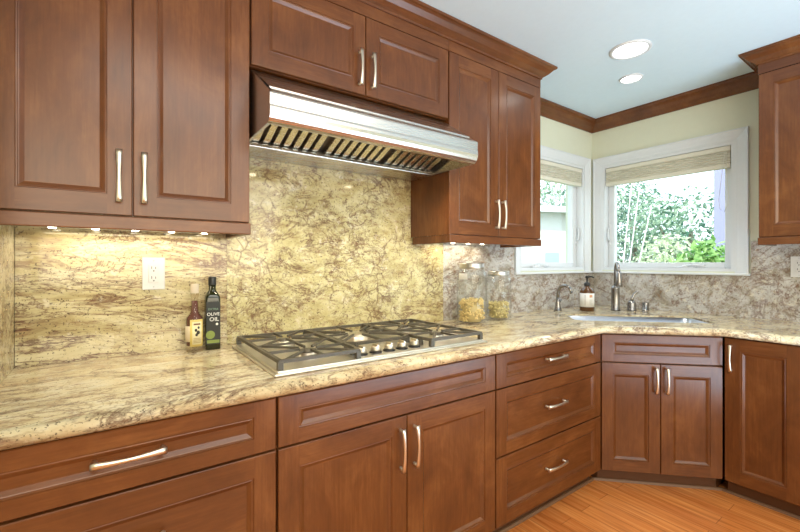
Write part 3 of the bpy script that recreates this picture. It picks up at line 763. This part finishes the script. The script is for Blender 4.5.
fd = -3*PI/4                                                           # spouts point across the sink
def local_path(pts): return [(a,0,b) for a,b in pts]
fc = thing('kitchen_faucet', 'tall brushed nickel pull-down faucet behind the middle of the sink', 'faucet', (2.874,-.335,ZCT+.0005), fd-.12)
MB().lathe([(.0300,0),(.0300,.006),(.0270,.010),(.0262,.150),(.0275,.155),(.0240,.166),(.016,.176)], n=24).build('body', CHROM, fc)
pts = [(0,.170),(0,.27)]+[(.050-.050*math.cos(a), .27+.062*math.sin(a)) for a in [i*PI/9 for i in range(1,9)]]+[(.100,.265)]
MB().tube(local_path(pts), .0105, 12).build('spout', CHROM, fc)
MB().tube(local_path([(.100,.275),(.101,.262),(.103,.215),(.104,.178),(.104,.172)]), [.012,.015,.018,.0225,.019], 14).build('spray_head', CHROM, fc)
MB().lathe([(.0325,0),(.0325,.0045),(.001,.005)], n=24).build('base_gasket', BLACK, fc)
lv = thing('faucet_lever', 'short round lever control right of the tall faucet', 'faucet', (2.958,-.405,ZCT+.0005), fd)
MB().lathe([(.030,0),(.030,.005),(.028,.008),(.027,.052),(.021,.066),(.012,.070)], n=24).build('body', CHROM, lv)
MB().tube([(0,0,.066),(-.004,.008,.090),(-.006,.018,.112),(-.004,.034,.128),(0,.044,.130)], [.012,.0095,.0095,.010,.009], 10).build('lever', CHROM, lv)
MB().lathe([(.032,0),(.032,.004),(.001,.0045)], n=24).build('base_gasket', BLACK, lv)
m = MB().lathe([(.024,0),(.024,.004),(.0205,.006),(.0205,.052),(.019,.056),(.001,.057)], n=22)
tag(m.build('air_gap', CHROM, loc=(3.036,-.462,ZCT+.0005)), 'small capped metal cylinder at the right of the faucet lever', 'air gap')
tp = thing('water_tap', 'small curved brushed nickel tap left of the soap bottle', 'faucet', (2.530,-.110,ZCT+.0005), fd+.80)
MB().lathe([(.027,0),(.027,.004),(.023,.008),(.019,.030),(.015,.060),(.0125,.090)], n=20).build('body', CHROM, tp)
pts = [(0,.085),(.002,.125)]+[(.052-.050*math.cos(a), .125+.052*math.sin(a)) for a in [i*PI/9 for i in range(1,8)]]+[(.104,.125)]
MB().tube(local_path(pts), [.0115]+[.0105]*(len(pts)-2)+[.0095], 12).build('spout', CHROM, tp)
MB().tube([(0,.010,.055),(0,.028,.060),(0,.040,.075)], [.006,.006,.005], 8).build('lever', CHROM, tp)

# ---------------------------------------------------------------- window shades
SH = NT('woven shade fabric'); SH.bsdf((.62,.60,.50), .8, 0, .2)
_n = SH.noise(SH.coords((4,4,160)), 3, 4); SH.link(SH.ramp(_n, [(.35,(.42,.40,.32)),(.6,(.66,.64,.54))]), SH.b.inputs['Base Color']); SH = SH.m
def shade(w, top, drop, loc, rotz, label, cord):
    t = thing('window_shade', label, 'window shade', loc, rotz, 'window shades raised at the window tops')
    m = MB(); n = 5; pr = [(.010,top-.030)]
    for i in range(n):
        za = top-.030-(drop-.05)*i/n; zb = top-.030-(drop-.05)*(i+1)/n
        pr += [(-.004,za-(za-zb)*.25),(-.008,za-(za-zb)*.7),(-.002,zb)]
    pr += [(.034,pr[-1][1]),(.034,top-.030)]
    m.prism(pr, lambda y,z,x: (x,y+.012,z), .004, w-.004); m.build('fabric', SH, t)
    MB().box(.003,w-.003,.004,.048,top-.032,top-.001,bev=.003).build('headrail', plain('cream headrail', (.70,.68,.58), .4), t)
    MB().box(.004,w-.004,.006,.046,top-drop-.004,top-drop+.022,bev=.004).build('bottom_rail', plain('pale shade rail', (.72,.70,.60), .4), t)
    if cord:
        pts = [(w-.030,.002,top-.04),(w-.045,-.004,top-.18),(w-.060,-.006,top-.34),(w-.052,-.008,top-.40),(w-.030,-.008,top-.418),(w-.012,-.008,top-.38),(w-.010,-.006,top-.30),(w-.022,-.002,top-.15),(w-.024,.002,top-.04)]
        MB().tube(pts, .0016, 6).build('cord', plain('shade cord', (.66,.66,.60), .6), t)
shade(W1[1]-W1[0]-.044, W1[3]-W1[2]-.021, .135, (W1[0]+.022,0,W1[2]), 0, 'woven fabric shade gathered at the top of the left window', False)
shade(W2[1]-W2[0]-.044, W2[3]-W2[2]-.021, .135, (XC,W2[1]-.022,W2[2]), -PI/2, 'woven fabric shade with looped cord at the top of the sink window', True)

# ---------------------------------------------------------------- outside
GRASS = NT('lawn grass'); GRASS.bsdf(rough=.9, spec=.1)
GRASS.link(GRASS.ramp(GRASS.noise(GRASS.coords(), 3, 6), [(.35,(.07,.12,.03)),(.65,(.15,.21,.07))]), GRASS.b.inputs['Base Color'])
m = MB(); m.box(XC+WT+.02, 40, -30, 40, -.5, -.35); m.box(-12, XC+WT+.02, WT+.02, 40, -.5, -.35)
lawn = m.build('lawn', GRASS.m); struct(lawn)
def leafmat(name, a, b):
    t = NT(name); t.bsdf(rough=.5, spec=.3)
    g = t.new('ShaderNodeNewGeometry'); col = t.ramp(g.outputs['Random Per Island'], [(0,a),(1,b)]); t.link(col, t.b.inputs['Base Color'])
    tl = t.new('ShaderNodeBsdfTranslucent'); t.link(col, tl.inputs[0]); mx = t.new('ShaderNodeMixShader'); mx.inputs[0].default_value = .4
    t.link(t.b.outputs[0], mx.inputs[1]); t.link(tl.outputs[0], mx.inputs[2]); t.link(mx.outputs[0], t.out.inputs['Surface']); return t.m
BARK = plain('grey bark', (.20,.16,.12), .9)
def tree(name, label, cat, loc, blobs, n, size, mat, seed, trunk_r, group=None):
    rnd = random.Random(seed); t = thing(name, label, cat, loc, 0, group)
    m = MB(); m.tube([(0,0,-.02),(.02,.01,blobs[0][2]*.5),(0,0,blobs[0][2])], [trunk_r,trunk_r*.8,trunk_r*.5], 8)
    for bx,by,bz,br in blobs[1:]: m.tube([(0,0,blobs[0][2]*.55),(bx*.5,by*.5,(blobs[0][2]*.55+bz)/2),(bx,by,bz)], [trunk_r*.5,trunk_r*.35,trunk_r*.15], 6)
    m.build('trunk', BARK, t)
    m = MB(); tot = sum(b[3]**2 for b in blobs)
    for bx,by,bz,br in blobs:
        for i in range(int(n*br*br/tot)):
            d = Vector((rnd.gauss(0,1),rnd.gauss(0,1),rnd.gauss(0,1))).normalized()*br*(.55+.5*rnd.random())
            c = Vector((bx,by,bz))+d; s = size*(.6+.8*rnd.random())
            nrm = (d.normalized()+Vector((rnd.gauss(0,.7),rnd.gauss(0,.7),rnd.gauss(0,.7)+.5))).normalized()
            a = nrm.orthogonal().normalized(); a.rotate(Matrix.Rotation(rnd.random()*6.3,3,nrm)); b = nrm.cross(a)
            m.add([c-a*s, c+b*s*.42-nrm*s*.1, c+a*s, c-b*s*.42-nrm*s*.1, c+nrm*s*.06], [(0,4,1),(1,4,2),(2,4,3),(3,4,0)])
    m.build('foliage', mat, t, fix=False); return t
def ray(px, d, z=0):                                                   # plan position at a depth in front of the camera
    q = (px-400)/403*d; return (.581*d+.814*q, -1.76+.814*d-.581*q, z)
LA = leafmat('blue green leaves', (.05,.16,.11), (.46,.58,.42)); LB_ = leafmat('pale green leaves', (.36,.46,.26), (.80,.83,.68)); LC = leafmat('bright green leaves', (.07,.22,.04), (.36,.56,.20))
gz = -.36
tree('leafy_tree', 'blue green tree behind the left half of the sink window', 'tree', ray(634,11.5,gz), [(0,0,2.7,1.1),(.5,-.6,2.0,.9),(-.5,.5,1.9,.95),(.3,.3,3.5,.8),(.2,-.3,1.2,.8)], 5200, .065, LA, 11, .12)
tree('leafy_tree', 'pale green tree in the middle of the sink window', 'tree', ray(690,9.,gz), [(0,0,2.3,1.1),(.8,-.9,2.2,.8),(-.4,.5,2.5,.7),(.3,-.6,1.4,.9),(.6,.2,1.6,.8)], 4200, .062, LA, 12, .10)
tree('flowering_shrub', 'pale shrub along the bottom of the sink window', 'shrub', ray(655,7.2,gz), [(0,0,1.15,.65),(.5,-.6,1.1,.55),(-.5,.55,1.2,.5),(.2,-.1,1.7,.45)], 3000, .050, LB_, 13, .06)
tree('leafy_shrub', 'bright green shrub at the lower right corner of the sink window', 'shrub', ray(712,5.6,gz), [(0,0,1.62,.34),(.28,-.32,1.66,.34),(-.18,.22,1.45,.30)], 800, .075, LC, 14, .04)
tree('leafy_tree', 'tree above the white house seen through the left window', 'tree', ray(548,20.,gz), [(0,0,4.2,1.6),(1.1,-.9,3.4,1.2),(-1.1,1.0,3.7,1.4)], 2400, .13, LA, 15, .14)
# bare pale stems in front of the tree
for k, (px, pz, lean) in enumerate(((640,2.55,.55),(646,2.45,.60),(655,2.2,.7))):
    x, y, _ = ray(px, 6.6, 0)
    o = MB().tube([(0,0,0),(.02,-.02,.9),(.12,-.08,1.5),(lean*.45,-lean*.3,pz-gz)], [.018,.015,.010,.005], 7).build('bare_stem', plain('pale stem', (.72,.72,.70), .7), loc=(x-.35,y+.25,gz))
    tag(o, 'thin pale bare stem rising in front of the trees', 'stem', 'bare stems in the garden')
# white post near the right sash, lavender shade put into its colour
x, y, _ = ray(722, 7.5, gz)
pp = thing('porch_post', 'white garden post with painted lavender shade by the right side of the sink window', 'post', (x,y,gz))
MB().box(-.10,.10,-.10,.10,0,4.2,bev=.008).build('shaft', plain('shade tinted post paint', (.27,.27,.42), .5), pp)
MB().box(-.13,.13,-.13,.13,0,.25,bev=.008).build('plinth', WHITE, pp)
# neighbour's house
x, y, _ = ray(551, 11.0, gz)
hs = thing('house', 'white sided house with a low roof outside the left window', 'house', (x,y,gz), -math.radians(35.5)+.25)
sd = NT('white siding'); sd.bsdf((.66,.65,.63), .6)
_w = sd.new('ShaderNodeTexWave', bands_direction='Z', wave_profile='SAW'); _w.inputs['Scale'].default_value = 1.1; sd.link(sd.coords(rnd=False), _w.inputs[0]); sd.bump(_w.outputs['Fac'], .5, .02)
MB().box(-3.2,.75,0,5,0,3.05).build('wall', sd.m, hs)
m = MB(); m.prism([(-.30,3.00),(-.30,3.10),(2.5,3.55),(5.30,3.10),(5.30,3.00)], lambda y,z,x: (x,y,z), -3.6, 1.15); m.build('roof', plain('tan shingles', (.52,.42,.36), .8), hs)
MB().box(-3.6,1.15,-.34,-.29,2.96,3.12).build('fascia', WHITE, hs)
wi = MB(); wi.box(-.28,.28,-.04,.0,1.05,1.95); wi = wi.build('window_frame', WHITE, hs)
MB().box(-.22,.22,-.05,-.035,1.11,1.89).build('pane', plain('pale window pane', (.32,.42,.52), .1), wi)
